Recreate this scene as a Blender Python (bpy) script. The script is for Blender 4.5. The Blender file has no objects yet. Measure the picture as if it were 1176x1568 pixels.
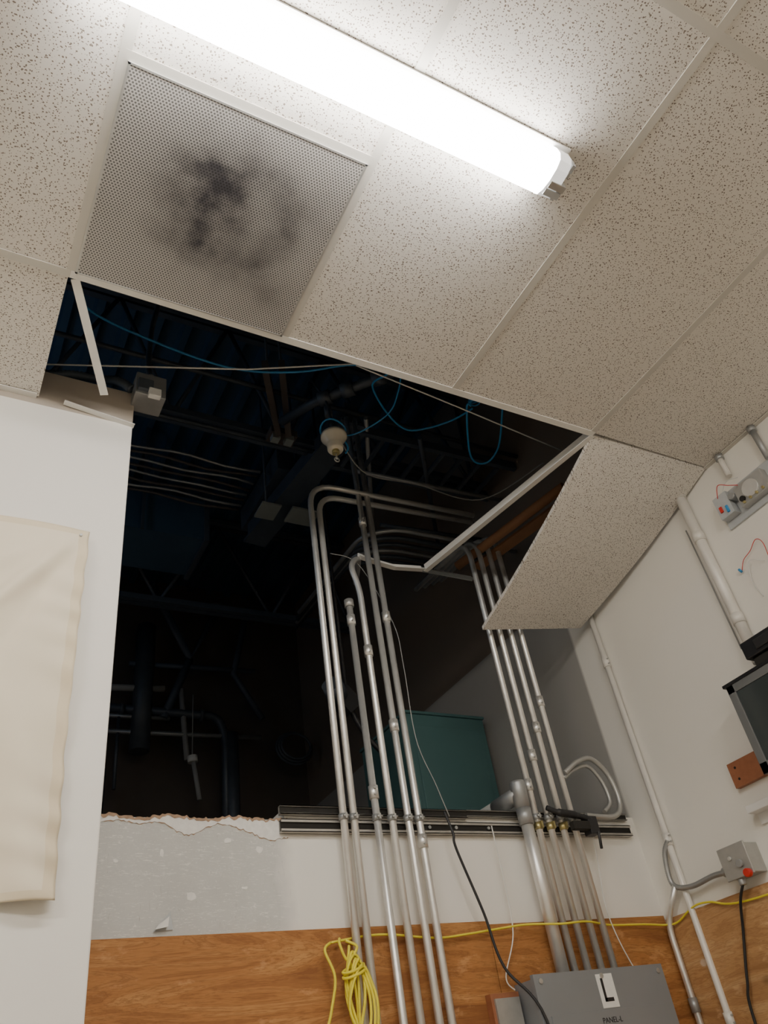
import bpy, bmesh, math, random
from mathutils import Vector, Matrix
random.seed(4)
GZ=1.5   # camera height above the floor; all z below are given relative to camera height

# ------------------------------------------------------------------ materials
def base(name):
    m=bpy.data.materials.new(name); m.use_nodes=True
    nt=m.node_tree; b=nt.nodes['Principled BSDF']
    return m,nt,b
def nd(nt,t,**k):
    n=nt.nodes.new(t)
    for a,v in k.items():
        if a.startswith('i_'): n.inputs[a[2:].replace('_',' ')].default_value=v
        else: setattr(n,a,v)
    return n
def mth(nt,op,a,b=None,clamp=False):
    n=nt.nodes.new('ShaderNodeMath'); n.operation=op; n.use_clamp=clamp
    for i,v in enumerate((a,b)):
        if v is None: continue
        if isinstance(v,(int,float)): n.inputs[i].default_value=v
        else: nt.links.new(v,n.inputs[i])
    return n.outputs[0]
def mix(nt,fac,a,b):
    n=nt.nodes.new('ShaderNodeMix'); n.data_type='RGBA'
    for s,v in ((n.inputs[0],fac),(n.inputs[6],a),(n.inputs[7],b)):
        if isinstance(v,(int,float)): s.default_value=v
        elif isinstance(v,tuple): s.default_value=(*v[:3],1)
        else: nt.links.new(v,s)
    return n.outputs[2]
def ramp(nt,f,stops):
    n=nt.nodes.new('ShaderNodeValToRGB'); e=n.color_ramp.elements
    while len(e)<len(stops): e.new(0.5)
    for i,(p,c) in enumerate(stops):
        e[i].position=p; e[i].color=(*c,1) if len(c)==3 else c
    nt.links.new(f,n.inputs[0]); return n.outputs[0]
def noise(nt,vec,scale,detail=4,rough=.55,dist=0):
    n=nd(nt,'ShaderNodeTexNoise'); n.inputs['Scale'].default_value=scale
    n.inputs['Detail'].default_value=detail; n.inputs['Roughness'].default_value=rough
    n.inputs['Distortion'].default_value=dist
    if vec is not None: nt.links.new(vec,n.inputs['Vector'])
    return n.outputs['Fac']
def wpos(nt,scale=(1,1,1),loc=(0,0,0),rot=(0,0,0)):
    g=nd(nt,'ShaderNodeNewGeometry'); mp=nd(nt,'ShaderNodeMapping')
    mp.inputs['Scale'].default_value=scale; mp.inputs['Location'].default_value=loc; mp.inputs['Rotation'].default_value=rot
    nt.links.new(g.outputs['Position'],mp.inputs['Vector']); return mp.outputs[0]
def bump(nt,b,h,strength=.3,dist=.002):
    n=nd(nt,'ShaderNodeBump'); n.inputs['Strength'].default_value=strength; n.inputs['Distance'].default_value=dist
    nt.links.new(h,n.inputs['Height']); nt.links.new(n.outputs[0],b.inputs['Normal'])
def simple(name,col,rough=.6,metal=0,var=.12,scale=20,emis=None,bs=0):
    m,nt,b=base(name)
    f=noise(nt,wpos(nt),scale)
    c=mix(nt,f,tuple(x*(1-var) for x in col),tuple(min(1,x*(1+var)) for x in col))
    nt.links.new(c,b.inputs['Base Color'])
    b.inputs['Roughness'].default_value=rough; b.inputs['Metallic'].default_value=metal
    if bs: bump(nt,b,f,bs)
    if emis:
        b.inputs['Emission Color'].default_value=(*emis[0],1); b.inputs['Emission Strength'].default_value=emis[1]
    return m

def tile_mat():
    m,nt,b=base('fissured_ceiling_tile'); L=nt.links
    p=wpos(nt)
    nz=nd(nt,'ShaderNodeTexNoise'); nz.inputs['Scale'].default_value=60; L.new(p,nz.inputs['Vector'])
    dv=nd(nt,'ShaderNodeVectorMath',operation='SCALE'); L.new(nz.outputs['Color'],dv.inputs[0]); dv.inputs['Scale'].default_value=.008
    av=nd(nt,'ShaderNodeVectorMath',operation='ADD'); L.new(p,av.inputs[0]); L.new(dv.outputs[0],av.inputs[1])
    def dots(sx,sy,thr,sel,rot):
        mp=nd(nt,'ShaderNodeMapping'); mp.inputs['Scale'].default_value=(sx,sy,1); mp.inputs['Rotation'].default_value=(0,0,rot)
        L.new(av.outputs[0],mp.inputs['Vector'])
        v=nd(nt,'ShaderNodeTexVoronoi'); v.voronoi_dimensions='2D'; v.inputs['Scale'].default_value=1; L.new(mp.outputs[0],v.inputs['Vector'])
        s=nd(nt,'ShaderNodeSeparateColor'); L.new(v.outputs['Color'],s.inputs[0])
        size=mth(nt,'MULTIPLY',s.outputs[1],thr)
        d=mth(nt,'LESS_THAN',v.outputs['Distance'],size)
        k=mth(nt,'GREATER_THAN',s.outputs[0],sel)
        return mth(nt,'MULTIPLY',d,k)
    a=dots(135,135,.27,.15,0.3); c=dots(68,115,.20,.4,.9); e=dots(105,62,.17,.5,-.2)
    t=mth(nt,'MAXIMUM',mth(nt,'MAXIMUM',a,c),e)
    st=noise(nt,p,1.6,5)
    col=mix(nt,st,(.735,.69,.615),(.83,.79,.73))
    fin=mix(nt,t,col,(.22,.18,.145))
    L.new(fin,b.inputs['Base Color']); b.inputs['Roughness'].default_value=.95
    g=noise(nt,p,260,2)
    h=mth(nt,'SUBTRACT',mth(nt,'MULTIPLY',g,.4),t)
    bump(nt,b,h,.25,.0015)
    return m
def perf_mat():
    m,nt,b=base('perforated_metal_dirty'); L=nt.links
    p=wpos(nt)
    mp=nd(nt,'ShaderNodeMapping'); mp.inputs['Scale'].default_value=(125,144,1); L.new(p,mp.inputs['Vector'])
    s=nd(nt,'ShaderNodeSeparateXYZ'); L.new(mp.outputs[0],s.inputs[0])
    row=mth(nt,'FLOOR',s.outputs[1]); half=mth(nt,'MULTIPLY',mth(nt,'FLOORED_MODULO',row,2.0),.5)
    fx=mth(nt,'SUBTRACT',mth(nt,'FRACT',mth(nt,'ADD',s.outputs[0],half)),.5)
    fy=mth(nt,'SUBTRACT',mth(nt,'FRACT',s.outputs[1]),.5)
    r=mth(nt,'SQRT',mth(nt,'ADD',mth(nt,'MULTIPLY',fx,fx),mth(nt,'MULTIPLY',mth(nt,'MULTIPLY',fy,fy),.8)))
    hole=mth(nt,'LESS_THAN',r,.32)
    # dust deposited by the air stream of the duct behind the panel
    n2=nd(nt,'ShaderNodeTexNoise'); n2.inputs['Scale'].default_value=11; n2.inputs['Detail'].default_value=3; L.new(p,n2.inputs['Vector'])
    dv=nd(nt,'ShaderNodeVectorMath',operation='SCALE'); L.new(n2.outputs['Color'],dv.inputs[0]); dv.inputs['Scale'].default_value=.10
    av=nd(nt,'ShaderNodeVectorMath',operation='ADD'); L.new(p,av.inputs[0]); L.new(dv.outputs[0],av.inputs[1])
    s2=nd(nt,'ShaderNodeSeparateXYZ'); L.new(av.outputs[0],s2.inputs[0])
    X,Y=mth(nt,'SUBTRACT',s2.outputs[0],.05),mth(nt,'SUBTRACT',s2.outputs[1],.05)
    def gs(cx,cy,sx,sy,a):
        dx=mth(nt,'DIVIDE',mth(nt,'SUBTRACT',X,cx),sx); dy=mth(nt,'DIVIDE',mth(nt,'SUBTRACT',Y,cy),sy)
        e=mth(nt,'EXPONENT',mth(nt,'MULTIPLY',mth(nt,'ADD',mth(nt,'MULTIPLY',dx,dx),mth(nt,'MULTIPLY',dy,dy)),-1.0))
        return mth(nt,'MULTIPLY',e,a)
    blobs=[(.36,1.07,.17,.18,.75),(.33,.985,.085,.03,.28),(.345,1.07,.035,.09,.28),(.41,1.05,.03,.07,.22),(.35,1.18,.07,.04,.38),(.27,1.02,.05,.06,.22),(.42,.96,.05,.04,.28),(.58,1.28,.07,.06,.36),(.60,1.0,.07,.08,.2),(.50,1.22,.07,.06,.2)]
    tot=None
    for q in blobs:
        v=gs(*q); tot=v if tot is None else mth(nt,'ADD',tot,v)
    dx=mth(nt,'SUBTRACT',X,.375); dy=mth(nt,'SUBTRACT',Y,1.07)
    rr=mth(nt,'SQRT',mth(nt,'ADD',mth(nt,'MULTIPLY',dx,dx),mth(nt,'MULTIPLY',dy,dy)))
    q=mth(nt,'DIVIDE',mth(nt,'SUBTRACT',rr,.175),.04); ring=mth(nt,'EXPONENT',mth(nt,'MULTIPLY',mth(nt,'MULTIPLY',q,q),-1.0))
    side=mth(nt,'ADD',mth(nt,'MULTIPLY',dx,1.0),.20,True)
    tot=mth(nt,'ADD',tot,mth(nt,'MULTIPLY',ring,side))
    brk=mth(nt,'ADD',mth(nt,'MULTIPLY',noise(nt,p,17,3,.55),1.3),.30)
    soot=mth(nt,'MULTIPLY',mth(nt,'MULTIPLY',tot,brk),.92,True)
    met=mix(nt,soot,(.50,.48,.45),(.05,.048,.058))
    hc=mix(nt,soot,(.13,.125,.12),(.018,.018,.02))
    L.new(mix(nt,hole,met,hc),b.inputs['Base Color']); b.inputs['Roughness'].default_value=.6
    bump(nt,b,mth(nt,'SUBTRACT',1.0,hole),.3,.002)
    return m
def wall_mat(name,cA,cB,unp=None,scr=0.0,zs=1.95,beyond=None):
    m,nt,b=base(name); L=nt.links
    p=wpos(nt); n=noise(nt,p,2.2,5)
    c=mix(nt,n,cA,cB)
    s=nd(nt,'ShaderNodeSeparateXYZ'); L.new(p,s.inputs[0])
    if scr:
        # older, scuffed gray coat on the left half with a feathered boundary
        e=mth(nt,'ADD',s.outputs[0],mth(nt,'MULTIPLY',noise(nt,p,5,4),.22))
        gk=mth(nt,'SUBTRACT',1.0,mth(nt,'MULTIPLY',mth(nt,'SUBTRACT',e,1.08),12.0,True),True)
        c=mix(nt,gk,c,mix(nt,noise(nt,p,7,5),(.50,.50,.475),(.66,.655,.62)))
        def mark(sc,rot,lo,col,f,c,ns=3,dist=1.5):
            v=noise(nt,wpos(nt,sc,rot=(0,rot,0)),ns,6,.7,dist)
            k=ramp(nt,v,[(lo,(0,0,0)),(lo+.02,(f,)*3)])
            return mix(nt,mth(nt,'MULTIPLY',k,gk),c,col)
        c=mark((9,9,60),.9,.59,(.84,.82,.77),scr,c)
        c=mark((9,9,60),-.6,.61,(.84,.82,.77),scr,c)
        c=mark((60,9,5),.3,.65,(.34,.32,.28),scr,c,4,1)
        c=mark((80,9,9),-.8,.66,(.40,.37,.33),scr,c,3,.6)
        c=mark((14,9,14),.1,.64,(.80,.78,.73),scr,c,3,.4)
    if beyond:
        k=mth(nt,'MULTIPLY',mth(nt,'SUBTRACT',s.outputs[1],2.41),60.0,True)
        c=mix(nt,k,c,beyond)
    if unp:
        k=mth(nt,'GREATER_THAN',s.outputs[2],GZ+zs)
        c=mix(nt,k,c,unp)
    L.new(c,b.inputs['Base Color']); b.inputs['Roughness'].default_value=.75
    bump(nt,b,noise(nt,p,90,3),.12,.002)
    return m
def ply_mat(name,cA,cB,cC,sx,sy,sz):
    m,nt,b=base(name); L=nt.links
    p=wpos(nt,(sx,sy,sz))
    v=noise(nt,p,1.3,7,.62,1.8)
    rings=mth(nt,'FRACT',mth(nt,'MULTIPLY',v,11.0))
    c=ramp(nt,v,[(.32,cA),(.5,cB),(.66,cC)])
    ln=ramp(nt,rings,[(.0,(.6,)*3),(.3,(0,0,0)),(.85,(0,0,0)),(1,(.6,)*3)])
    c=mix(nt,ln,c,cA)
    fine=noise(nt,wpos(nt,(sx*4,sy*4,sz*9)),6,4)
    k=ramp(nt,fine,[(.48,(0,0,0)),(.70,(.6,)*3)])
    c=mix(nt,k,c,cA)
    kn=nd(nt,'ShaderNodeTexVoronoi'); kn.inputs['Scale'].default_value=1; L.new(wpos(nt,(3.2,3.2,5.5)),kn.inputs['Vector'])
    k=ramp(nt,kn.outputs['Distance'],[(.05,(.8,)*3),(.12,(0,0,0))])
    c=mix(nt,k,c,(.12,.05,.02))
    sp=nd(nt,'ShaderNodeTexVoronoi'); sp.inputs['Scale'].default_value=4.3; L.new(wpos(nt,(1,1,1.4)),sp.inputs['Vector'])
    k=ramp(nt,sp.outputs['Distance'],[(.06,(.7,)*3),(.09,(0,0,0))])
    c=mix(nt,k,c,(.70,.60,.48))
    worn=noise(nt,wpos(nt,(4,4,9)),1.6,6,.7)
    k=ramp(nt,worn,[(.57,(0,0,0)),(.66,(.45,)*3)])
    c=mix(nt,k,c,tuple(min(1,x*1.25+.06) for x in cC))
    L.new(c,b.inputs['Base Color']); b.inputs['Roughness'].default_value=.72
    bump(nt,b,v,.25,.003)
    return m

M_TILE=tile_mat()
M_TEE=simple('painted_tee_steel',(.62,.59,.53),.5,0,.08,8)
M_TEEW=simple('white_tee_steel',(.84,.82,.77),.45,0,.05,8)
M_PERF=perf_mat()
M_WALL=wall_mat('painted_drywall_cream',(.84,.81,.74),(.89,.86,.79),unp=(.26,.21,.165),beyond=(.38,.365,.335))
M_WALLG=wall_mat('painted_drywall_scuffed',(.84,.81,.75),(.89,.86,.80),scr=.7)
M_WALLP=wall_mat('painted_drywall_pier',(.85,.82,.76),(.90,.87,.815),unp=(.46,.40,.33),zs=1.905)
M_PAPER=simple('torn_drywall_paper',(.40,.27,.18),.9,0,.3,60)
M_GYP=simple('gypsum_core',(.83,.81,.77),.95,0,.15,60,bs=.3)
M_PLY=ply_mat('plywood_orange',(.23,.085,.022),(.43,.185,.052),(.54,.27,.09),1.1,1.1,9)
M_PLY2=ply_mat('plywood_tan',(.34,.16,.06),(.52,.29,.12),(.62,.39,.19),1.1,1.1,9)
M_EMT=simple('galvanized_conduit',(.78,.77,.74),.38,.68,.18,14)
M_EMTW=simple('conduit_painted_white',(.82,.79,.73),.42,.1,.12,10)
M_EMTD=simple('dull_galvanized',(.42,.43,.43),.45,.6,.25,14)
M_DARKP=simple('black_iron_pipe',(.09,.105,.125),.5,.3,.3,10)
M_STRUT=simple('strut_channel_steel',(.50,.48,.44),.42,.6,.3,25)
M_DARK=simple('dark_recess',(.02,.018,.015),.9)
M_LENS=simple('acrylic_lens_lit',(.95,.95,.95),.4,0,.01,5,emis=((1,.975,.935),30))
M_LENS2=simple('acrylic_lens_lit_warm',(.95,.95,.95),.4,0,.01,5,emis=((1,.945,.87),54))
M_LENSE=simple('acrylic_lens_end',(.88,.88,.86),.3,0,.03,5,emis=((1,.98,.95),.8))
M_PAN=simple('white_enamel',(.82,.81,.78),.35,0,.03,5)
M_PANEL=simple('panel_gray_enamel',(.25,.265,.28),.42,.1,.08,6)
M_BOXG=simple('zinc_box',(.48,.48,.46),.45,.6,.2,20)
M_TEAL=simple('teal_enamel',(.07,.155,.155),.5,0,.12,3)
M_CAN=simple('cream_canvas',(.86,.77,.61),.95,0,.05,6)
M_CANH=simple('cream_canvas_hem',(.80,.69,.50),.95,0,.06,30)
M_YEL=simple('yellow_romex_jacket',(.84,.72,.05),.5,0,.08,20)
M_BLK=simple('black_rubber',(.02,.02,.022),.5)
M_GRY=simple('gray_cable_jacket',(.33,.33,.32),.6)
M_WHT=simple('white_cable_jacket',(.78,.77,.73),.5)
M_BLUE=simple('blue_cable_jacket',(.05,.30,.62),.45)
M_RED=simple('red_plastic',(.65,.03,.02),.4)
M_PORC=simple('cream_porcelain',(.86,.79,.64),.25,0,.04,20)
M_DECK=simple('roof_deck_steel',(.07,.13,.20),.5,.2,.3,3)
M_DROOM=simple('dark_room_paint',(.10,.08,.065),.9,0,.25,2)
M_STEEL=simple('dark_structural_steel',(.09,.11,.14),.55,.2,.3,8)
M_BROWN=simple('brown_steel',(.12,.10,.09),.6,.2,.2,8)
M_PLATE=simple('pale_plate',(.28,.31,.30),.7)
M_WOODR=simple('redwood_block',(.34,.13,.06),.6,0,.25,40,bs=.2)
M_TUBE=simple('brown_cardboard_tube',(.36,.17,.08),.7,0,.15,20)
M_CAB=simple('dark_gray_cabinet',(.17,.175,.175),.4,.1,.08,6)
M_SCR=simple('dark_glass_screen',(.045,.055,.055),.12,0,.05,6)
M_CABT=simple('black_plastic',(.015,.015,.017),.35)
M_FLOOR=simple('concrete_floor',(.42,.40,.36),.8,0,.15,3)
M_ROOM=simple('room_wall_paint',(.82,.78,.70),.8,0,.05,2)
M_LABEL=simple('white_label',(.85,.85,.83),.5)
M_BRASS=simple('brass_strap',(.55,.47,.22),.4,.8,.2,40)
M_PLAST=simple('translucent_gray_plastic',(.50,.52,.53),.25,0,.1,30)

# ------------------------------------------------------------------ mesh builder
class MB:
    def __init__(s,name): s.n=name; s.bm=bmesh.new(); s.m=[]
    def mi(s,m):
        if m not in s.m: s.m.append(m)
        return s.m.index(m)
    def faces(s,vs,fs,m,smooth=False):
        v=[s.bm.verts.new(p) for p in vs]; k=s.mi(m)
        for f in fs:
            try:
                fc=s.bm.faces.new([v[i] for i in f]); fc.material_index=k; fc.smooth=smooth
            except ValueError: pass
        return s
    def obox(s,c,h,R,m):
        c=Vector(c); vs=[]
        for a in (-1,1):
            for b in (-1,1):
                for d in (-1,1): vs.append(c+R@Vector((a*h[0],b*h[1],d*h[2])))
        return s.faces(vs,[(0,1,3,2),(4,6,7,5),(0,4,5,1),(2,3,7,6),(0,2,6,4),(1,5,7,3)],m)
    def box(s,x0,x1,y0,y1,z0,z1,m):
        return s.obox(((x0+x1)/2,(y0+y1)/2,(z0+z1)/2),((x1-x0)/2,(y1-y0)/2,(z1-z0)/2),Matrix.Identity(3),m)
    def bar(s,a,b,w,h,m,up=(0,0,1)):
        a,b=Vector(a),Vector(b); d=(b-a); l=d.length; d.normalize()
        u=Vector(up); sd=d.cross(u)
        if sd.length<1e-4: sd=d.cross(Vector((1,0,0)))
        sd.normalize(); u=sd.cross(d)
        R=Matrix((d,sd,u)).transposed()
        return s.obox((a+b)/2,(l/2,w/2,h/2),R,m)
    def tube(s,pts,r,m,seg=12,caps=True):
        P=[Vector(p) for p in pts]; n=len(P)
        rs=r if isinstance(r,(list,tuple)) else [r]*n
        T=[]
        for i in range(n):
            d=(P[min(i+1,n-1)]-P[max(i-1,0)])
            T.append(d.normalized() if d.length>1e-9 else (T[-1] if T else Vector((0,0,1))))
        u=T[0].orthogonal().normalized(); rings=[]; k=s.mi(m)
        for i in range(n):
            u=(u-T[i]*u.dot(T[i]))
            u=u.normalized() if u.length>1e-6 else T[i].orthogonal().normalized()
            w=T[i].cross(u)
            rings.append([s.bm.verts.new(P[i]+(u*math.cos(2*math.pi*j/seg)+w*math.sin(2*math.pi*j/seg))*rs[i]) for j in range(seg)])
        for i in range(n-1):
            for j in range(seg):
                f=s.bm.faces.new([rings[i][j],rings[i][(j+1)%seg],rings[i+1][(j+1)%seg],rings[i+1][j]]); f.material_index=k; f.smooth=True
        if caps:
            for R,rev in ((rings[0],True),(rings[-1],False)):
                f=s.bm.faces.new(R[::-1] if rev else R); f.material_index=k
        return s
    def cyl(s,a,b,r,m,seg=14): return s.tube([a,b],r,m,seg)
    def ribbed(s,pts,r,m,pitch=.007,seg=10):
        P=smooth(pts,12); L=[0]
        for i in range(1,len(P)): L.append(L[-1]+(P[i]-P[i-1]).length)
        n=max(4,int(L[-1]/pitch*2)); out=[]; rr=[]; j=0
        for i in range(n+1):
            t=L[-1]*i/n
            while j<len(L)-2 and L[j+1]<t: j+=1
            f=(t-L[j])/max(1e-9,L[j+1]-L[j]); out.append(P[j].lerp(P[j+1],f)); rr.append(r if i%2 else r*.82)
        return s.tube(out,rr,m,seg)
    def lathe(s,prof,o,ax,m,seg=28):
        ax=Vector(ax).normalized(); o=Vector(o)
        return s.tube([o+ax*t for t,_ in prof],[max(r,1e-4) for _,r in prof],m,seg)
    def done(s,parent=None,bevel=0,zoff=GZ):
        bmesh.ops.recalc_face_normals(s.bm,faces=s.bm.faces)
        me=bpy.data.meshes.new(s.n)
        xs=[v.co.copy() for v in s.bm.verts]
        lo=Vector((min(v.x for v in xs),min(v.y for v in xs),min(v.z for v in xs)))
        hi=Vector((max(v.x for v in xs),max(v.y for v in xs),max(v.z for v in xs)))
        c=(lo+hi)/2
        for v in s.bm.verts: v.co-=c
        s.bm.to_mesh(me); s.bm.free()
        for m in s.m: me.materials.append(m)
        o=bpy.data.objects.new(s.n,me); bpy.context.collection.objects.link(o)
        o.location=c+Vector((0,0,zoff))
        if bevel:
            b=o.modifiers.new('bevel','BEVEL'); b.width=bevel; b.segments=2; b.limit_method='ANGLE'
        if parent: o.parent=parent
        return o
def smooth(pts,n=8):
    P=[Vector(p) for p in pts]
    if len(P)<3: return [P[0].lerp(P[-1],i/n) for i in range(n+1)]
    out=[]
    for i in range(len(P)-1):
        p0=P[max(i-1,0)];p1=P[i];p2=P[i+1];p3=P[min(i+2,len(P)-1)]
        for k in range(n):
            t=k/n
            out.append(.5*((2*p1)+(p2-p0)*t+(2*p0-5*p1+4*p2-p3)*t*t+(3*p1-p0-3*p2+p3)*t**3))
    out.append(P[-1]); return out
def fillet(pts,r,n=7):
    P=[Vector(p) for p in pts]; out=[P[0]]
    for i in range(1,len(P)-1):
        a=(P[i-1]-P[i]); b=(P[i+1]-P[i]); k=min(r,a.length*.49,b.length*.49)
        A=P[i]+a.normalized()*k; B=P[i]+b.normalized()*k
        for j in range(n+1):
            t=j/n; out.append(A*(1-t)**2+P[i]*2*t*(1-t)+B*t*t)
    out.append(P[-1]); return out
def empty(name,loc=(0,0,0)):
    e=bpy.data.objects.new(name,None); bpy.context.collection.objects.link(e); e.location=loc; return e

# ------------------------------------------------------------------ room shell
RX=2.55; CZ=1.93; DECK=3.8; FARY=5.5
MB('floor').box(-3.1,RX+.1,-3.1,2.42,-1.6,-1.5,M_FLOOR).done()
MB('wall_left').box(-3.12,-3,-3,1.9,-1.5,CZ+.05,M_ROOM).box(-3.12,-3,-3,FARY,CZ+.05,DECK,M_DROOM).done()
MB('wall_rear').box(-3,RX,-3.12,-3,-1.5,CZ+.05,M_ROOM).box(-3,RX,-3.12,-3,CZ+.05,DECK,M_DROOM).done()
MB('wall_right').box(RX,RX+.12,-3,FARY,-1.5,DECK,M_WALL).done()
MB('wall_pier').box(-3,.357,1.9,2.52,-1.5,2.06,M_WALLP).done(bevel=.004)
w=MB('wall_back'); w.box(.358,1.02,2.405,2.52,-1.5,.822,M_WALLG); w.box(1.02,RX,2.405,2.52,-1.5,.858,M_WALLG)
# ragged, torn drywall edge along the top of the low wall
n=90; top=[];x0,x1=.36,1.03
for i in range(n+1):
    x=x0+(x1-x0)*i/n; top.append((x,.824+random.uniform(-.003,.006)+.005*math.sin(x*31)))
def strip(mb,lo,hi,y,m):
    vs=[];fs=[]
    for (x,z),(x2,z2) in zip(lo,hi): vs+= [(x,y,z),(x2,y,z2)]
    for i in range(len(lo)-1): fs.append((2*i,2*i+2,2*i+3,2*i+1))
    mb.faces(vs,fs,m)
def dep(x):
    d=.004+.004*math.sin(x*47)
    if .62<x<.80: d+=.030*math.sin((x-.62)/.18*math.pi)
    if x>.84: d+=.045*math.sin(min(1,(x-.84)/.14)*math.pi*.5)
    return d+random.uniform(0,.006)
lo=[(x,.815-abs(dep(x))) for x,z in top]
strip(w,[(x,z-random.uniform(0,.004)) for x,z in lo],top,2.4040,M_PAPER)
strip(w,lo,top,2.4032,M_GYP)
lo2=[(x,z-.003-random.uniform(0,.007)) for x,z in top]
strip(w,lo2,[(x,z+.001) for x,z in top],2.402,M_PAPER)
for (x,z,a,b) in [(.83,.755,.012,.010),(.93,.73,.016,.012),(.72,.60,.016,.012),(.50,.70,.008,.006),(.63,.72,.006,.015),(.88,.62,.01,.006)]:
    pts=[(x+a*math.cos(t)*random.uniform(.6,1.2),2.4036,z+b*math.sin(t)*random.uniform(.5,1.2)) for t in [i*math.pi/4 for i in range(8)]]
    w.faces(pts,[tuple(range(8))],M_GYP)
w.faces([(.615,2.392,.515),(.650,2.385,.52),(.655,2.395,.548),(.628,2.402,.53)],[(0,1,2,3)],M_GYP)
w.faces([(.612,2.401,.512),(.668,2.401,.515),(.66,2.4015,.562)],[(0,1,2)],M_EMTD)
w.done()
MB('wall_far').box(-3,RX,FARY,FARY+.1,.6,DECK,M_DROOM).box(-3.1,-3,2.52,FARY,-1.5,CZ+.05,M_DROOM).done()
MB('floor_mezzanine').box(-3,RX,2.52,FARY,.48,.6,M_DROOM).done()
p=MB('plywood_backboard')
p.box(.36,1.72,2.390,2.4045,-1.5,.497,M_PLY).box(1.722,RX-.017,2.390,2.4045,-1.5,.487,M_PLY).done()
MB('plywood_backboard').box(RX-.016,RX-.0005,.4,2.389,-1.5,.472,M_PLY2).done()
# roof deck
d=MB('roof_deck'); per=.16; x=-3; vs=[];prof=[]
while x<RX: 
    prof+=[(x,DECK),(x+.09,DECK),(x+.105,DECK-.045),(x+.145,DECK-.045)]; x+=per
prof=[q for q in prof if q[0]<RX]
vs=[];fs=[]
for (a,z) in prof: vs+=[(a,-3,z),(a,FARY,z)]
for i in range(len(prof)-1): fs.append((2*i,2*i+2,2*i+3,2*i+1))
d.faces(vs,fs,M_DECK); d.box(-3.1,RX+.1,-3.1,FARY+.1,DECK+.002,DECK+.05,M_DECK); d.done()

# ------------------------------------------------------------------ suspended ceiling
ceil=empty('ceiling',(0,0,GZ+CZ))
def par(o,e):
    bpy.context.view_layer.update(); o.parent=e; o.matrix_parent_inverse=Matrix.Translation(-e.location); return o
t=MB('tiles'); g=.004; zt=CZ+.003
def tile(x0,x1,y0,y1): t.box(x0+g,x1-g,y0+g,y1-g,zt,zt+.016,M_TILE)
XS=[-3.0,-2.41,-1.79,-1.17,-.55,.07,.69,1.31,1.93,2.548]
YS=[-3.0,-2.25,-1.03,.19,1.41]
for i in range(len(XS)-1):
    for j in range(len(YS)-1):
        if i==5 and j==3: tile(XS[i],XS[i+1],.19,.80); continue
        tile(XS[i],XS[i+1],YS[j],YS[j+1])
    if i<5: tile(XS[i],XS[i+1],1.41,1.898)
par(t.done(),ceil)
g_=MB('grid_tees'); fw=.012
def tee(a,b,m=M_TEE,mb=None):
    mb=mb or g_
    a,b=Vector(a),Vector(b)
    mb.bar(a+Vector((0,0,.0015)),b+Vector((0,0,.0015)),fw*2,.003,m)
    mb.bar(a+Vector((0,0,.02)),b+Vector((0,0,.02)),.003,.036,m)
for i,x in enumerate(XS[1:-1]):
    y1=1.41+(.49 if x<.0 else 0)
    tee((x,-3,CZ),(x,y1,CZ))
for y in YS[1:-1]: tee((-3,y,CZ-.0004),(RX,y,CZ-.0004))
tee((-3,1.41,CZ-.0004),(.07,1.41,CZ-.0004)); tee((.07,1.41,CZ-.0004),(1.94,1.41,CZ-.0004),M_TEEW)
tee((.07,.80,CZ-.0004),(.69,.80,CZ-.0004))
g_.box(RX-.022,RX-.0005,-3,1.41,CZ-.002,CZ+.001,M_TEE)
g_.box(-3,.06,1.878,1.8995,CZ-.002,CZ+.001,M_TEEW)
par(g_.done(),ceil)
MB('perforated_return_air_panel').box(.083,.677,.813,1.397,CZ-.0035,CZ+.006,M_PERF)\
  .box(.080,.086,.81,1.40,CZ-.005,CZ+.004,M_BOXG).box(.674,.680,.81,1.40,CZ-.005,CZ+.004,M_BOXG)\
  .box(.08,.68,.81,.815,CZ-.005,CZ+.004,M_BOXG).box(.08,.68,1.395,1.40,CZ-.005,CZ+.004,M_BOXG).done()
b=MB('bent_ceiling_tee')
tee((1.94,1.42,CZ-.002),(1.76,2.385,CZ-.012),M_TEEW,b)
b.done()
b=MB('bent_wall_angle')
pts=[(1.43,2.388,1.935),(1.52,2.385,1.915),(1.60,2.384,1.905),(1.75,2.385,1.925)]
for a,c in zip(pts,pts[1:]):
    b.bar(a,c,.026,.003,M_TEEW); b.bar(Vector(a)+Vector((0,.012,.014)),Vector(c)+Vector((0,.012,.014)),.003,.03,M_TEEW)
b.bar((1.75,2.385,1.925),(2.02,2.385,1.925),.022,.003,M_EMTD); b.bar((1.75,2.397,1.935),(2.02,2.397,1.935),.003,.026,M_EMTD)
b.done()
b=MB('swinging_ceiling_tee'); tee((.085,1.425,CZ+.002),(.245,1.80,CZ-.02),M_TEEW,b); b.done()
b=MB('loose_wall_angle'); b.bar((.14,1.885,1.925),(.36,1.893,1.90),.02,.003,M_TEEW); b.done()

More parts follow.
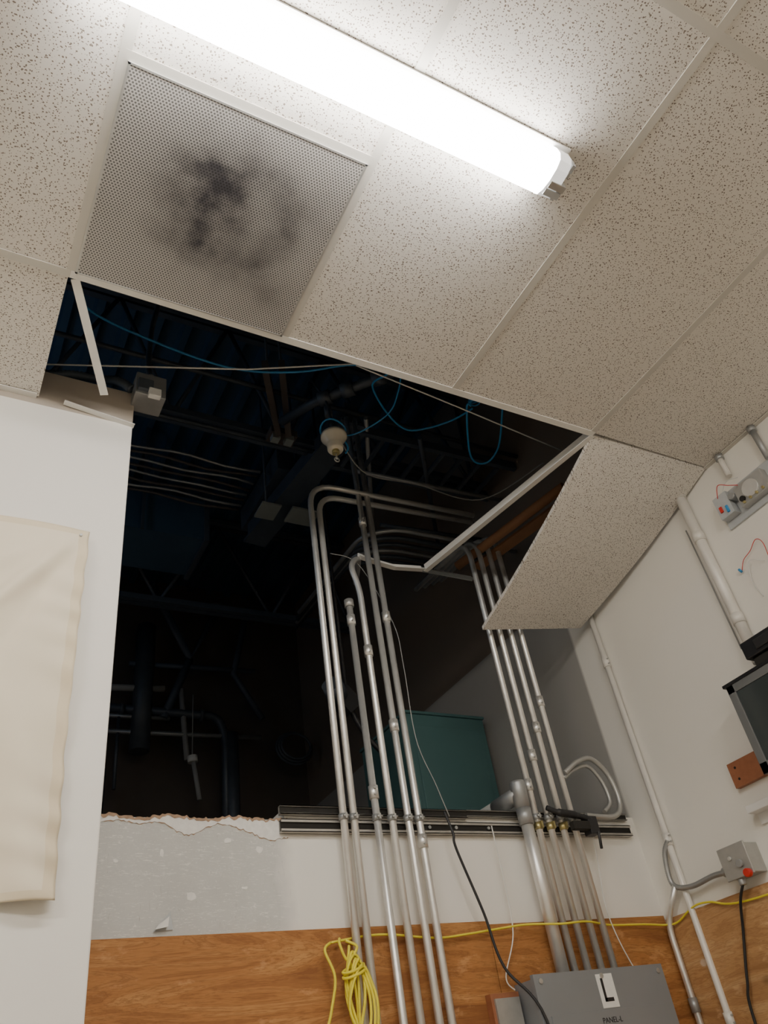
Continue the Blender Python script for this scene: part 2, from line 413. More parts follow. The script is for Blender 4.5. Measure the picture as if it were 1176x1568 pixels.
# hanging tile
h=MB('hanging_ceiling_tile'); n=10
A,B,C,D=[Vector(v) for v in ((1.945,1.42,1.935),(2.54,1.41,1.928),(2.505,2.30,1.685),(1.93,2.30,1.595))]
vs=[];fs=[]
for k in (0,1):
    for i in range(n+1):
        for j in range(n+1):
            u,v=i/n,j/n
            P=A*(1-u)*(1-v)+B*u*(1-v)+C*u*v+D*(1-u)*v
            P.z+=-.018*math.sin(math.pi*v)+k*.016; vs.append(P)
o=(n+1)**2; I=lambda k,i,j:k*o+i*(n+1)+j
for i in range(n):
    for j in range(n):
        fs.append((I(0,i,j),I(0,i,j+1),I(0,i+1,j+1),I(0,i+1,j))); fs.append((I(1,i,j),I(1,i+1,j),I(1,i+1,j+1),I(1,i,j+1)))
    fs+= [(I(0,i,0),I(0,i+1,0),I(1,i+1,0),I(1,i,0)),(I(0,i,n),I(1,i,n),I(1,i+1,n),I(0,i+1,n)),(I(0,0,i),I(1,0,i),I(1,0,i+1),I(0,0,i+1)),(I(0,n,i),I(0,n,i+1),I(1,n,i+1),I(1,n,i))]
h.faces(vs,fs,M_TILE); h.done()

# ------------------------------------------------------------------ fluorescent fixtures
def fixture(x0,x1,yc,lens=None):
    lens=lens or M_LENS
    f=MB('fluorescent_wraparound_light')
    prof=[(-.049,1.925),(-.056,1.90),(-.058,1.872),(-.050,1.853),(-.030,1.843),(0,1.839),(.030,1.843),(.050,1.853),(.058,1.872),(.056,1.90),(.049,1.925)]
    def ext(xa,xb,sc,m,caps=False,sb=None):
        vs=[];fs=[];k=len(prof)
        for x,q in ((xa,sc),(xb,sb or sc)):
            for (y,z) in prof: vs.append((x,yc+y*q,1.925-(1.925-z)*q))
        for i in range(k-1): fs.append((i,i+1,k+i+1,k+i))
        fs.append((k-1,0,k,2*k-1))
        if caps: fs+= [tuple(range(k)),tuple(range(2*k-1,k-1,-1))]
        f.faces(vs,fs,m,False)
    ext(x0+.050,x1-.050,1,lens)
    ext(x1-.051,x1-.012,1.02,M_LENSE,True,.97); ext(x0+.051,x0+.012,1.02,M_LENSE,True,.97)
    for x in (x1,x0):
        s=1 if x==x1 else -1
        e=x-s*.010
        f.box(min(e,x),max(e,x),yc-.05,yc+.05,1.885,1.928,M_PAN)
        f.box(min(e,x),max(e,x),yc-.052,yc-.030,1.852,1.886,M_PLAST)
        f.box(min(e,x),max(e,x),yc+.004,yc+.05,1.852,1.886,M_PLAST)
        q=x-s*.045
        f.box(min(q,x)-.001,max(q,x)+.002,yc+.000,yc+.018,1.8345,1.884,M_BOXG)
        f.box(min(q,x)-.001,max(q,x)+.001,yc+.022,yc+.040,1.837,1.86,M_PLAST)
        f.cyl((x-s*.012,yc-.018,1.868),(x+s*.004,yc-.018,1.868),.009,M_BOXG)
    f.box(x0,x1,yc-.062,yc+.062,1.92,1.929,M_PAN)
    return f.done()
fixture(-.11,1.15,.622)
fixture(-.11,1.15,-1.2,M_LENS2); fixture(-2.3,-1.04,-.2,M_LENS2)

# ------------------------------------------------------------------ conduits
def conduit(pts,r=.0117,coup=(),straps=(),m=M_EMT,rf=.1,name='metal_conduit',cap=False,coupr=1.35):
    c=MB(name); P=fillet(pts,rf) if len(pts)>2 else [Vector(p) for p in pts]
    c.tube(P,r,m,14)
    x,y=pts[0][0],pts[0][1]
    for z in coup:
        c.cyl((x,y,z-.022),(x,y,z+.022),r*coupr,m); 
        for dz in (-.011,.011): c.cyl((x-.004,y-r*coupr-.005,z+dz),(x-.004,y-r,z+dz),.0035,M_BOXG,8)
    for z in straps:
        c.cyl((x,y,z-.010),(x,y,z+.010),r*1.28,M_EMTD)
        c.box(x-.0035,x+.0035,y-r-.012,y,z-.009,z+.009,M_BOXG); c.cyl((x-.01,y-r-.008,z),(x+.01,y-r-.008,z),.004,M_BOXG,8)
    if cap: c.cyl((x,y,pts[-1][2]-.02),(x,y,pts[-1][2]+.012),r*1.5,M_BOXG)
    return c.done()
YC=2.349
st=(.815,)
conduit([(1.205,YC,-1.4),(1.205,YC,2.26),(2.07,YC-.02,2.27)],r=.0125,straps=st,rf=.13)
conduit([(1.243,YC,-1.4),(1.243,YC,2.20),(2.12,YC+.06,2.30)],r=.0125,straps=st,rf=.11)
conduit([(1.329,YC,-1.4),(1.329,YC,1.66)],r=.0125,coup=(1.58,.90),straps=st,cap=True)
conduit([(1.387,YC,-1.4),(1.387,YC,1.74),(1.362,YC+.01,1.86),(1.43,YC+.04,1.935),(1.52,2.6,1.95)],coup=(1.45,),straps=st,rf=.06,r=.0125)
conduit([(1.45,YC,-1.4),(1.45,YC,2.75)],r=.0125,coup=(1.15,2.1),straps=st)
conduit([(1.493,YC,-1.4),(1.493,YC,2.75)],r=.0125,coup=(.74,1.62),straps=st)
for i,x in enumerate((2.005,2.062,2.122,2.18)):
    conduit([(x,YC,.317),(x,YC,2.12+.03*i),(x+.05,2.9,2.2+.03*i)],coup=(.95+.12*i,),straps=(.83,),rf=.12,r=.0125)
c=MB('large_conduit_with_elbow')
c.cyl((1.95,2.345,.317),(1.95,2.345,.93),.0225,M_EMT,20)
c.cyl((1.95,2.345,.80),(1.95,2.345,.86),.028,M_EMTD,20)
c.lathe([(0,.029),(.09,.030),(.10,.027),(.105,.0)],(1.95,2.345,.86),(0,0,1),M_EMTD)
c.cyl((1.95,2.345,.915),(1.95,2.50,.915),.030,M_EMTD,20); c.cyl((1.95,2.50,.915),(1.95,3.1,.915),.027,M_GRY,20)
c.done()
conduit([(2.530,2.245,-1.4),(2.530,2.245,1.76)],r=.0125,coup=(1.48,.72,.13),m=M_EMTW,cap=True)
c=MB('painted_vent_pipe'); c.cyl((2.522,1.56,1.12),(2.522,1.56,1.928),.021,M_EMTW,18)
for z in (1.18,1.30,1.68,1.90): c.cyl((2.522,1.56,z-.02),(2.522,1.56,z+.02),.0245,M_EMTW,18)
c.cyl((2.53,1.605,1.2),(2.53,1.605,1.75),.003,M_GRY,6); c.done()
c=MB('corner_conduit'); c.tube(fillet([(2.515,2.365,-1.4),(2.515,2.365,.46),(2.515,2.27,.56)],.06),.0117,M_EMT,14)
c.cyl((2.515,2.365,.17),(2.515,2.365,.215),.016,M_EMTD); c.done()

# strut
s=MB('strut_channel')
def strut(x0,x1,y,z,m=M_STRUT,hh=.0205,dp=.021):
    s.box(x0,x1,y+dp-.003,y+dp,z-hh,z+hh,m); s.box(x0,x1,y,y+dp,z+hh-.003,z+hh,m); s.box(x0,x1,y,y+dp,z-hh,z-hh+.003,m)
    s.box(x0,x1,y,y+.003,z+.0105,z+hh,m); s.box(x0,x1,y,y+.003,z-hh,z-.0105,m); s.box(x0,x1,y+.006,y+.008,z-hh+.003,z+hh-.003,M_DARK)  # last box: dark sheet standing in for the shade inside the open channel
strut(1.0,2.50,2.381,.798)
strut(1.0,1.72,2.381,.848,hh=.014); strut(1.72,2.50,2.384,.852,hh=.012)
for x in (1.55,1.66,1.80,2.30): s.cyl((x,2.377,.798),(x,2.383,.798),.006,M_EMTD,8)
s.done()

c=MB('flexible_conduit_loop')
c.ribbed([(2.19,2.33,1.0),(2.25,2.31,1.04),(2.32,2.30,1.05),(2.385,2.30,.985),(2.40,2.30,.88),(2.35,2.30,.825),(2.22,2.315,.83)],.011,M_BOXG)
c.ribbed([(2.19,2.345,.985),(2.25,2.335,1.02),(2.315,2.325,1.03),(2.365,2.325,.97),(2.375,2.325,.89),(2.33,2.325,.85)],.009,M_BOXG)
c.done()
c=MB('black_cable_clamp')
c.tube(smooth([(2.035,2.315,.855),(2.08,2.305,.835),(2.15,2.30,.825),(2.22,2.30,.81)]),[.010]*8+[.014]*9+[.011]*8,M_BLK)
c.box(2.20,2.245,2.29,2.33,.755,.82,M_BLK); c.cyl((2.225,2.28,.76),(2.225,2.29,.70),.006,M_BLK,8)
c.box(2.12,2.20,2.285,2.31,.77,.80,M_DARK); c.done(bevel=.003)
c=MB('brass_pipe_straps')
for x in (2.005,2.062,2.122,2.18): 
    c.cyl((x,YC,.785),(x,YC,.81),.0155,M_BRASS); c.box(x-.004,x+.004,YC-.026,YC-.01,.785,.81,M_BRASS)
c.done()

# ------------------------------------------------------------------ electrical panel
e=MB('electrical_panel')
e.box(1.775,2.31,2.285,2.389,-.75,.305,M_PANEL)
e.box(1.765,2.32,2.270,2.286,-.77,.315,M_PANEL)
e.box(1.80,2.285,2.266,2.271,-.74,.20,M_PANEL)
for x in (1.79,2.04,2.295): e.cyl((x,2.266,.295),(x,2.271,.295),.008,M_BOXG,10)
e.box(2.015,2.085,2.2685,2.2699,.205,.300,M_LABEL)
e.box(2.030,2.040,2.2675,2.2684,.222,.288,M_BLK); e.box(2.030,2.068,2.2675,2.2684,.222,.233,M_BLK)
for x,r in ((1.95,.029),(2.005,.018),(2.062,.018),(2.122,.018),(2.18,.018)): e.cyl((x,YC,.304),(x,YC,.316),r,M_BOXG,12)
ep=e.done(bevel=.003)
fc=bpy.data.curves.new('panel_lettering','FONT'); fc.body='PANEL-L'; fc.size=.022; fc.extrude=.0004; fc.materials.append(M_BLK)
fo=bpy.data.objects.new('panel_lettering',fc); bpy.context.collection.objects.link(fo)
fo.parent=ep; fo.location=Vector((1.995,2.2655,.165+GZ))-ep.location; fo.rotation_euler=(math.pi/2,0,0)
MB('panel_side_plate').box(1.655,1.764,2.36,2.389,-.5,.285,M_WOODR).box(1.665,1.758,2.352,2.36,-.45,.27,M_BOXG).done()

# ------------------------------------------------------------------ canvas
c=MB('canvas_curtain'); nx,nz=130,150; vs=[];fs=[]
def cl(x,z):
    dxr=x-.265; d=0; t=(1.42-z)
    d+=.006*math.sin(z*62+math.sin(z*11)*2+x*20)*math.exp(dxr*16)     # puckers at the stitched hem
    d+=.026*math.exp(-((x-.25+t*.75)/.028)**2)*min(1,t*5)*math.exp(-t*1.3)   # drag folds fanning from the corner
    d-=.016*math.exp(-((x-.25+t*.45)/.026)**2)*min(1,t*5)*math.exp(-t*1.6)
    d+=.016*math.exp(-((x-.25+t*1.5)/.045)**2)*min(1,t*5)*math.exp(-t*2.0)
    d+=.014*math.sin(((x-.1)+(z-.7)*.35)*28+math.sin(z*6))*math.exp(-((z-.74)/.22)**2)
    d+=.010*math.sin((x+(z-.5)*.35)*36)*math.exp(-((z-.52)/.12)**2)
    d+=.005*math.sin(x*9+z*5)
    return min(1.897,1.868-d)
for i in range(nx+1):
    for j in range(nz+1):
        u=i/nx; z=.463+(1.425-.463)*j/nz; xe=.272-.014*(z-.463)-.008*math.sin((z-.46)/.96*math.pi)+.0014*math.sin(z*62); x=-.62+(xe+.62)*u
        zz=z+.003*math.sin(x*9)*(1 if j in(0,nz) else .5)
        vs.append((x,cl(x,z),zz))
for i in range(nx):
    for j in range(nz): a=i*(nz+1)+j; fs.append((a,a+nz+1,a+nz+2,a+1))
isin=lambda k:(k//nz)<nx-4 and 2<(k%nz)<nz-3
c.faces(vs,[f for k,f in enumerate(fs) if isin(k)],M_CAN,True)
c.faces(vs,[f for k,f in enumerate(fs) if not isin(k)],M_CANH,True)
c.cyl((.235,1.860,1.405),(.235,1.8995,1.405),.004,M_BOXG,8); c.cyl((-.6,1.860,1.41),(-.6,1.8995,1.41),.004,M_BOXG,8)
bmesh.ops.remove_doubles(c.bm,verts=c.bm.verts,dist=1e-5)
o=c.done(); sm=o.modifiers.new('t','SOLIDIFY'); sm.thickness=.0012

# ------------------------------------------------------------------ cables
c=MB('yellow_cable'); YY=2.372
c.tube(smooth([(1.13,YY,.455),(1.25,YY,.468),(1.34,YY,.468),(1.50,YY,.452),(1.62,YY,.458),(1.74,YY,.468),(1.86,YY-.01,.475),(1.96,YY-.07,.46),(2.08,YY-.06,.465),(2.24,YY,.462),(2.40,YY,.458),(2.50,YY-.01,.45),(2.523,2.32,.45),(2.523,2.23,.478),(2.523,2.15,.475),(2.523,2.0,.44),(2.523,1.5,.43)]),.0036,M_YEL,8)
for k in range(6):
    cx=1.165+.005*k; hz=.085+.015*random.random(); w_=.012+.006*k; ph=random.uniform(0,3)
    pts=[(cx+w_*math.sin(a)+.006*math.sin(2*a+ph),2.33-.005*k+.004*math.sin(a*3),.335+hz*math.cos(a)-.01*k+.006*math.sin(3*a+ph)) for a in [i*2*math.pi/30 for i in range(31)]]
    c.tube(pts,.0042,M_YEL,8)
for z in (.375,.362):
    c.tube([(1.17+.034*math.cos(a),2.318+.018*math.sin(a),z+.012*math.sin(a+1)) for a in [i*math.pi/8 for i in range(17)]],.0042,M_YEL,8)
c.tube(smooth([(1.13,YY,.455),(1.10,2.35,.43),(1.12,2.34,.36),(1.105,2.35,.28),(1.07,2.35,.18),(1.07,2.35,.05)]),.0042,M_YEL,8)
c.tube(smooth([(1.15,2.35,.46),(1.14,2.33,.44),(1.16,2.33,.40),(1.19,2.32,.43),(1.16,2.33,.45)]),.0042,M_YEL,8)
c.done()
MB('black_cable').tube(smooth([(1.595,2.34,.84),(1.605,2.325,.76),(1.61,2.33,.71),(1.67,2.33,.51),(1.70,2.32,.35),(1.775,2.262,.19),(1.80,2.26,-.2)]),.0045,M_BLK,8).done()
MB('thin_gray_cable').tube(smooth([(1.31,2.42,1.95),(1.43,2.40,1.90),(1.54,2.38,1.62),(1.53,2.34,1.40),(1.52,2.325,1.10),(1.57,2.325,.93),(1.61,2.335,.82)]),.0018,M_GRY,8).done()
MB('thin_white_cable').tube(smooth([(1.80,2.36,.80),(1.815,2.375,.6),(1.80,2.37,.45),(1.74,2.375,.33),(1.76,2.37,.29)]),.0022,M_WHT,8)\
  .tube(smooth([(2.235,2.32,.78),(2.26,2.37,.65),(2.24,2.37,.52),(2.26,2.37,.4),(2.32,2.37,.25)]),.0022,M_WHT,8).done()

# ------------------------------------------------------------------ right wall items
b=MB('junction_box_with_switch')
b.box(2.478,2.549,1.885,1.995,.505,.60,M_BOXG); b.box(2.472,2.479,1.88,2.0,.50,.605,M_BOXG)
b.cyl((2.472,1.955,.565),(2.466,1.955,.565),.008,M_EMT,10); b.cyl((2.472,1.92,.54),(2.460,1.92,.54),.013,M_GRY,12)
b.cyl((2.474,1.90,.505),(2.455,1.90,.505),.014,M_RED,12)
b.cyl((2.51,1.99,.54),(2.51,2.03,.54),.017,M_EMTD,12); b.cyl((2.49,1.955,.50),(2.49,1.955,.48),.013,M_EMTD,12)
b.done(bevel=.003)
c=MB('flexible_conduit_run')
c.ribbed([(2.51,2.03,.54),(2.515,2.09,.545),(2.515,2.20,.54),(2.515,2.28,.57),(2.515,2.27,.67),(2.52,2.235,.715)],.010,M_EMTD); c.done()
MB('black_power_cord').tube(smooth([(2.49,1.955,.485),(2.50,2.0,.44),(2.52,2.05,.36),(2.51,2.10,.22),(2.51,2.13,.10),(2.51,2.14,-.4),(2.50,2.1,-1.2)]),.0048,M_BLK,8).done()
c=MB('wall_mounted_monitor')
c.box(2.42,2.549,.93,1.61,.75,1.035,M_CAB)                                   # housing
c.box(2.398,2.42,.90,1.64,.736,1.045,M_CAB)                                  # front frame
c.box(2.392,2.40,.90,.93,.736,1.045,M_CAB); c.box(2.392,2.40,1.61,1.64,.736,1.045,M_CAB)
c.box(2.392,2.40,.90,1.64,.736,.772,M_CAB); c.box(2.392,2.40,.90,1.64,1.017,1.045,M_CAB)
c.box(2.396,2.3985,.93,1.61,.772,1.017,M_SCR)
c.box(2.388,2.549,.89,1.65,1.045,1.056,M_CABT)
c.done(bevel=.003)
c=MB('black_equipment_box'); c.box(2.385,2.545,.95,1.515,1.088,1.15,M_CABT); c.box(2.40,2.54,.97,1.50,1.057,1.088,M_DARK); c.box(2.378,2.386,1.0,1.46,1.10,1.135,M_BLK); c.done(bevel=.006)
c=MB('wood_wall_block'); c.box(2.525,2.549,1.66,1.86,.775,.862,M_WOODR)
for y,z in ((1.69,.80),(1.83,.80),(1.83,.84),(1.69,.84)): c.cyl((2.523,y,z),(2.526,y,z),.005,M_DARK,8)
c.done(bevel=.003)
MB('white_wall_bracket').box(2.49,2.549,1.70,1.83,.675,.70,M_PAN).box(2.54,2.549,1.70,1.83,.64,.70,M_PAN).done(bevel=.002)
c=MB('open_thermostat_control')
c.box(2.540,2.549,1.17,1.435,1.63,1.775,M_PLAST); c.box(2.50,2.54,1.36,1.425,1.66,1.76,M_PLAST)
c.box(2.505,2.54,1.20,1.33,1.655,1.745,M_BOXG); c.cyl((2.50,1.265,1.70),(2.535,1.265,1.70),.035,M_EMT,20); c.cyl((2.495,1.345,1.72),(2.54,1.345,1.72),.014,M_EMTD,14)
c.box(2.493,2.50,1.40,1.412,1.685,1.71,M_RED); c.box(2.493,2.50,1.375,1.385,1.67,1.70,M_BLUE); c.cyl((2.496,1.31,1.68),(2.505,1.31,1.68),.012,M_DARK,10)
for k in range(4): c.cyl((2.498,1.22+.03*k,1.665),(2.505,1.22+.03*k,1.665),.006,M_BRASS,8)
c.tube(smooth([(2.50,1.40,1.75),(2.49,1.37,1.79),(2.49,1.33,1.76),(2.50,1.30,1.74)]),.0018,M_RED,6)
c.tube(smooth([(2.50,1.37,1.76),(2.49,1.33,1.78),(2.49,1.28,1.76)]),.0018,M_WHT,6)
c.done(bevel=.002)
c=MB('loose_thermostat_wires')
c.tube(smooth([(2.545,1.47,1.465),(2.535,1.44,1.49),(2.535,1.40,1.505),(2.535,1.36,1.53),(2.535,1.34,1.50),(2.54,1.35,1.42),(2.545,1.345,1.38)]),.0014,M_RED,6)
c.cyl((2.535,1.475,1.47),(2.535,1.468,1.455),.005,M_BLUE,8)
c.tube(smooth([(2.54,1.37,1.44),(2.53,1.42,1.47),(2.54,1.45,1.40),(2.545,1.44,1.33)]),.0015,M_WHT,6); c.done()
MB('conduit_stub').cyl((2.53,1.33,1.82),(2.53,1.33,1.925),.0117,M_EMTW).cyl((2.53,1.33,1.905),(2.53,1.33,1.927),.017,M_EMTD).done()
MB('conduit_stub').cyl((2.53,1.16,1.77),(2.53,1.16,1.925),.0117,M_EMTD).cyl((2.53,1.16,1.905),(2.53,1.16,1.927),.017,M_EMTD).done()

# ------------------------------------------------------------------ above-ceiling items
b=MB('plenum_junction_box')
b.box(.345,.445,1.835,1.925,2.0,2.10,M_EMTD); b.box(.35,.40,1.82,1.836,2.01,2.06,M_DARKP); b.box(.385,.425,1.815,1.836,1.985,2.02,M_LABEL)
b.cyl((.40,1.88,2.10),(.40,1.88,2.14),.015,M_EMTD); b.done(bevel=.003)
c=MB('plenum_flexible_conduit'); c.ribbed([(.0,1.97,2.11),(.09,1.965,2.12),(.16,1.955,2.135),(.25,1.94,2.13),(.30,1.90,2.10),(.343,1.885,2.06)],.017,M_DARKP,.012)
c.ribbed([(.40,1.88,2.13),(.40,1.93,2.27),(.41,1.96,2.50),(.43,1.97,2.67),(.44,1.99,2.86)],.011,M_DARKP,.012); c.done()
l=MB('porcelain_lampholder')
ax=Vector((0,0,-1)); o_=(1.22,2.10,2.33)
l.lathe([(-.02,.02),(0,.046),(.004,.055),(.018,.056),(.026,.050),(.034,.046),(.05,.036),(.06,.034),(.085,.034),(.092,.030),(.094,.0)],o_,ax,M_PORC,32)
l.cyl((1.22,2.10,2.238),(1.22,2.10,2.222),.016,M_BRASS); l.cyl((1.22,2.10,2.222),(1.22,2.10,2.19),.004,M_EMT,8)
l.tube([(1.22+.011*math.sin(a),2.10,2.187+.011*math.cos(a)) for a in [i*math.pi/6 for i in range(13)]],.0025,M_EMT,8)
l.cyl(o_,(1.22,2.10,2.40),.02,M_DARKP); l.tube(smooth([(1.22,2.10,2.40),(1.23,2.15,2.6),(1.25,2.3,2.9)]),.006,M_DARKP,8)
l.tube([(1.22+.055*math.cos(a),2.10+.05*math.sin(a),2.365+.012*math.sin(2*a)) for a in [i*math.pi/10 for i in range(21)]],.004,M_BLUE,8)
l.tube(smooth([(1.27,2.12,2.36),(1.30,2.13,2.31),(1.29,2.14,2.28)]),.004,M_BLUE,8)
l.done()
c=MB('blue_data_cable')
c.tube(smooth([(.10,1.75,2.40),(.16,1.87,2.40),(.38,1.93,2.40),(.71,1.95,2.39),(.96,1.89,2.40),(1.17,1.78,2.41),(1.34,1.80,2.45),(1.34,1.92,2.50),(1.47,2.04,2.50),(1.60,2.10,2.49),(1.70,2.07,2.50),(1.79,1.98,2.50),(1.80,1.85,2.45)]),.0045,M_BLUE,8)
c.tube(smooth([(1.75,1.80,2.40),(1.74,1.82,2.40),(1.90,2.05,2.37),(1.99,2.06,2.36),(2.00,1.96,2.38),(1.91,1.78,2.42)]),.0045,M_BLUE,8)
for k in range(4): c.tube([(1.77+.02*math.cos(a+k),1.79+.02*math.sin(a),2.42+.008*k) for a in [i*math.pi/6 for i in range(13)]],.004,M_BLUE,6)
c.tube(smooth([(1.77,1.79,2.44),(1.85,1.80,2.8),(1.9,1.8,3.7)]),.004,M_BLUE,6)
c.tube(smooth([(1.25,2.15,2.38),(1.35,2.12,2.40),(1.45,2.0,2.44),(1.44,1.88,2.46),(1.40,1.78,2.46)]),.0035,M_BLUE,6)
c.tube(smooth([(1.28,2.14,2.33),(1.45,2.25,2.30),(1.75,2.30,2.36),(2.1,2.28,2.34),(2.3,2.0,2.40)]),.003,M_GRY,6)
c.done()
c=MB('ceiling_hanger_wire')
c.tube([(-.1,2.02,2.15),(.08,1.95,2.15),(.70,1.74,2.15),(1.05,1.58,2.15)],.0032,M_WHT,6)
c.tube([(1.03,1.55,2.10),(1.48,1.59,2.09),(2.04,1.66,2.10)],.0028,M_WHT,6)
c.tube([(1.03,1.55,2.10),(1.0,1.43,1.95)],.002,M_WHT,6); c.done()
c=MB('sprinkler_pipe')
c.tube(fillet([(1.15,2.45,2.72),(1.20,2.2,2.62),(1.29,2.07,2.60),(1.42,1.93,2.60),(1.6,1.7,2.62)],.03),.022,M_DARKP,14)
for q,w2 in (((1.23,2.15,2.61),.033),((1.30,2.06,2.60),.035),((1.40,1.95,2.60),.034)):
    q=Vector(q); c.cyl(q-Vector((.02,-.02,0)),q+Vector((.02,-.02,0)),w2,M_DARKP,14)
c.cyl((1.25,2.17,2.60),(1.25,2.17,2.52),.018,M_DARKP)
c.done()
def joist(y,x0,x1,z0,z1,m=M_STEEL,per=.6,name='steel_bar_joist'):
    j=MB(name)
    for z in (z0,z1):
        for dy in (-.025,.025): j.bar((x0,y+dy,z),(x1,y+dy,z),.035,.035 if z==z1 else .04,m)
    x=x0;k=0
    while x<x1-.01:
        a=(x,y,z0 if k%2==0 else z1); b_=(min(x+per/2,x1),y,z1 if k%2==0 else z0); j.cyl(a,b_,.012,m,8); x+=per/2;k+=1
    return j.done()
joist(2.75,-2.9,2.54,2.90,3.70); joist(4.5,-2.9,2.54,2.95,3.70,per=.8); joist(1.2,-2.9,2.54,2.90,3.70)
c=MB('hanger_beam'); c.bar((.98,2.22,2.8),(1.19,2.59,2.8),.03,.08,M_BROWN); c.bar((1.05,2.19,2.8),(1.24,2.58,2.8),.03,.08,M_BROWN)
c.box(1.16,1.30,2.60,2.68,2.80,2.84,M_BROWN); c.box(1.17,1.21,2.61,2.65,2.77,2.80,M_PLATE); c.box(1.24,1.28,2.60,2.65,2.77,2.80,M_PLATE)
for x in (1.0,1.07): c.cyl((x,2.24,2.8),(x,2.24,3.75),.006,M_STEEL,6)
c.done()
c=MB('conduit_bundle')
for k in range(8):
    y=3.12+.052*k
    c.tube([(x/10,y+.008*math.sin(x*1.3+k),3.0+.006*math.sin(x*.9+2*k)) for x in range(4,14)],.008,M_EMTD if k%2==0 else M_BROWN,8)
c.box(1.36,1.46,3.0,3.6,2.95,3.1,M_STEEL); c.done()
c=MB('cable_tray')
for dy in (0,.28): c.bar((1.55,2.45+dy,2.8),(2.54,2.42+dy,2.8),.025,.05,M_STEEL)
for k in range(8): c.bar((1.6+.12*k,2.45,2.79),(1.6+.12*k,2.73,2.79),.02,.02,M_STEEL)
for k,(a,b_) in enumerate([((1.63,2.64,2.7),(2.54,2.6,2.7)),((1.57,2.36,2.8),(2.23,3.54,2.8)),((1.87,2.35,2.75),(2.5,3.2,2.8)),((1.9,2.9,2.6),(2.54,2.85,2.6))]): c.cyl(a,b_,.012,M_EMTD if k<2 else M_DARKP,10)
c.done()
# more conduit runs and a duct crossing the dark plenum
c=MB('plenum_conduit_runs')
for k in range(6):
    z=2.34+.055*k; y=2.62+.12*k
    c.tube(fillet([(1.66+.05*k,y+.9,z+.03),(1.66+.05*k,y+.1,z),(1.80+.06*k,y,z),(2.54,y-.02,z)],.09),.0117,M_DARKP if k%3 else M_EMTD,10)
c.done()
c=MB('plenum_pipe_runs')
for k in range(4): c.cyl((-2.5,1.75+.33*k,2.845),(2.54,1.72+.33*k,2.845),.012,M_DARKP,8)
c.done()
c=MB('sheet_metal_duct'); c.box(-2.6,1.2,3.75,4.15,2.95,3.25,M_DECK)
for x in (-2.2,-1.3,-.4,.5,1.19): c.box(x-.015,x+.015,3.73,4.17,2.93,3.27,M_STEEL)
for x in (-1.5,.8): c.box(x-.01,x+.01,3.72,3.73,2.93,3.75,M_STEEL)
c.done()
c=MB('steel_beam'); c.bar((1.40,3.5,2.86),(1.52,2.4,2.86),.08,.12,M_STEEL); c.bar((1.40,3.5,2.79),(1.52,2.4,2.79),.14,.015,M_STEEL); c.done()
c=MB('pale_bracket_plates'); c.box(1.27,1.38,3.03,3.16,2.70,2.712,M_PLATE); c.box(1.44,1.60,3.02,3.15,2.70,2.712,M_PLATE)
c.cyl((1.32,3.1,2.71),(1.32,3.1,3.75),.006,M_STEEL,6); c.cyl((1.52,3.1,2.71),(1.52,3.1,3.75),.006,M_STEEL,6); c.done()
MB('brown_cardboard_tube').tube([(2.04,2.50,2.08),(2.20,1.85,2.10)],.022,M_TUBE,16).bar((2.15,2.5,2.09),(2.32,1.75,2.10),.07,.01,M_TUBE).done()

S=5.25/6
def F(x,z,dy=0): return (x*S/100,5.25+dy,z*S/100)
c=MB('far_room_piping')
c.cyl(F(110,307),F(155,310),.024,M_GRY); c.tube(fillet([F(100,290),F(201,289),F(207,271),F(206,150)],.15),.030,M_DARKP,14)
c.cyl(F(105,270),F(238,273),.016,M_EMTD); c.tube([F(169,311),F(173,269),F(175,250)],.020,M_GRY)
c.cyl(F(105,283),F(160,284),.014,M_EMTD); c.cyl(F(120,225),F(120,290),.012,M_DARKP)
for x in (120,185): c.cyl(F(x,289),F(x+3,289),.042,M_DARKP)
c.tube([F(138,367),F(137,255)],.07,M_DARKP); c.tube([F(212,275),F(212,150)],.05,M_DARKP); c.tube([F(142,408),F(176,340),F(199,389)],.035,M_STEEL,8); c.tube([F(176,340),F(155,284)],.03,M_STEEL,8)
c.tube([F(230,400),F(215,330),F(240,290)],.025,M_STEEL,8); c.cyl(F(125,330),F(235,335),.02,M_STEEL,8)
c.cyl(F(199,389),F(199,398),.05,M_GRY)
c.cyl(F(110,150),F(110,240),.03,M_DARKP)
c.done()
c=MB('hanging_tube_light'); c.cyl(F(175,248,-.12),F(175.5,243,-.12),.035,M_WHT); c.cyl(F(176,243,-.12),F(181,214,-.12),.016,M_GRY); c.cyl(F(175,248,-.12),F(175,300,-.12),.004,M_GRY,6); c.done()
c=MB('coiled_hose'); cc=Vector(F(265,263,-.05))
for k in range(3): c.tube([(cc.x+(.14-.012*k)*math.cos(a),cc.y-.02*k,cc.z+(.12-.012*k)*math.sin(a)) for a in [i*math.pi/12 for i in range(25)]],.010,M_DARKP,8)
c.done()
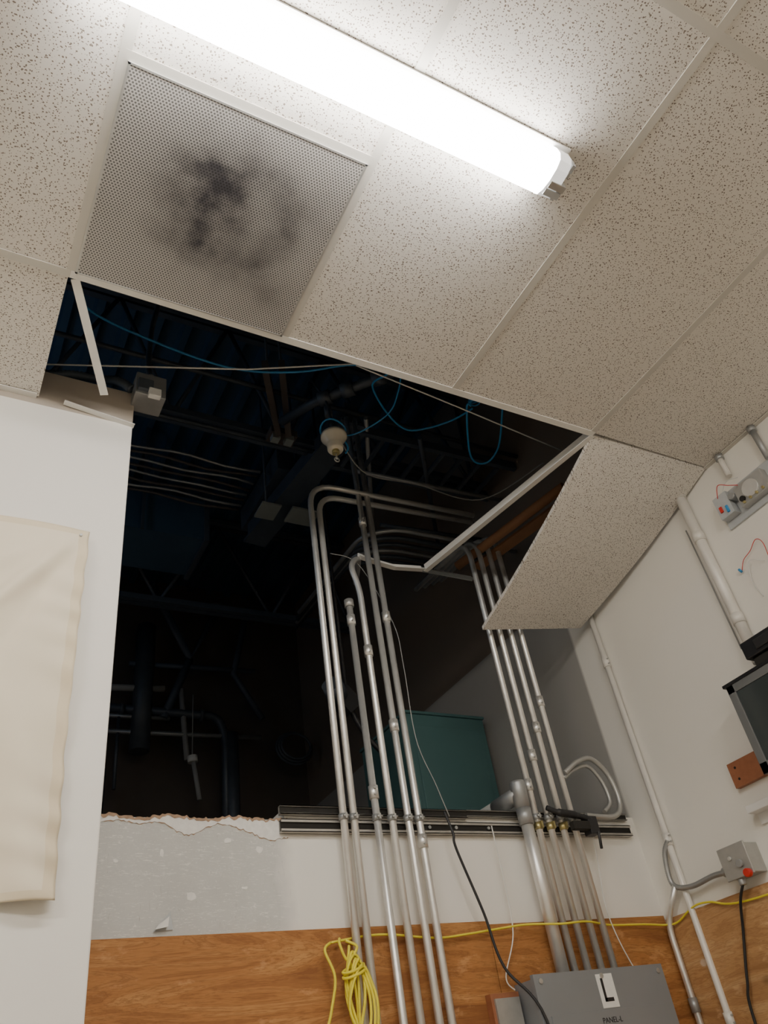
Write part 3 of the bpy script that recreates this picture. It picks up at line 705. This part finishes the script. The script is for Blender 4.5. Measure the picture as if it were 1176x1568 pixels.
c=MB('floodlight'); c.bar((1.55,2.95,1.58),(1.62,2.95,1.50),.08,.09,M_BLK); c.cyl((1.5,2.9,1.60),(1.55,2.95,1.56),.05,M_DARKP,16); c.tube(smooth([(1.6,2.95,1.52),(1.66,2.95,1.40),(1.75,2.95,1.30)]),.012,M_BLK); c.cyl((1.6,2.96,1.5),(1.6,2.96,3.7),.008,M_BLK,6); c.done()
c=MB('teal_transformer_cabinet'); c.box(2.03,2.50,3.16,3.66,.62,1.62,M_TEAL); c.box(2.02,2.505,3.15,3.67,1.62,1.635,M_TEAL)
c.box(2.06,2.47,3.155,3.161,.70,1.56,M_TEAL)
c.box(2.0,2.52,3.15,3.68,.60,.625,M_DARK); c.done(bevel=.004)

# added fill lights without a real source: bluish plenum, warm far room
def fill_light(name,loc,e,col,rad):
    l=bpy.data.lights.new(name,'POINT'); l.energy=e; l.color=col; l.shadow_soft_size=rad
    o=bpy.data.objects.new(name,l); bpy.context.collection.objects.link(o); o.location=(loc[0],loc[1],loc[2]+GZ)
fill_light('plenum_fill',(-.9,2.9,2.5),7,(.45,.7,1),.25)
fill_light('far_room_fill',(-.8,3.9,1.6),3.2,(1,.8,.65),.25)

# ------------------------------------------------------------------ camera / world
cam=bpy.data.cameras.new('camera'); co=bpy.data.objects.new('camera',cam); bpy.context.collection.objects.link(co)
Xa=Vector((0.8777465,0.1899041,0.4398837)); Ya=Vector((-0.458791,0.5977646,0.6574105)); Za=Vector((-0.138102,-0.7788543,0.6118119))
r=Vector((Xa.x,Ya.x,Za.x)); u=-Vector((Xa.y,Ya.y,Za.y)); bk=-Vector((Xa.z,Ya.z,Za.z))
R=Matrix((r,u,bk)).transposed().to_4x4(); co.matrix_world=Matrix.Translation((0,0,GZ))@R
cam.sensor_fit='HORIZONTAL'; cam.sensor_width=36; cam.lens=36*1205/1176; cam.clip_start=.02
bpy.context.scene.camera=co
w=bpy.data.worlds.new('world'); bpy.context.scene.world=w; w.use_nodes=True
w.node_tree.nodes['Background'].inputs[0].default_value=(.02,.03,.05,1); w.node_tree.nodes['Background'].inputs[1].default_value=.3
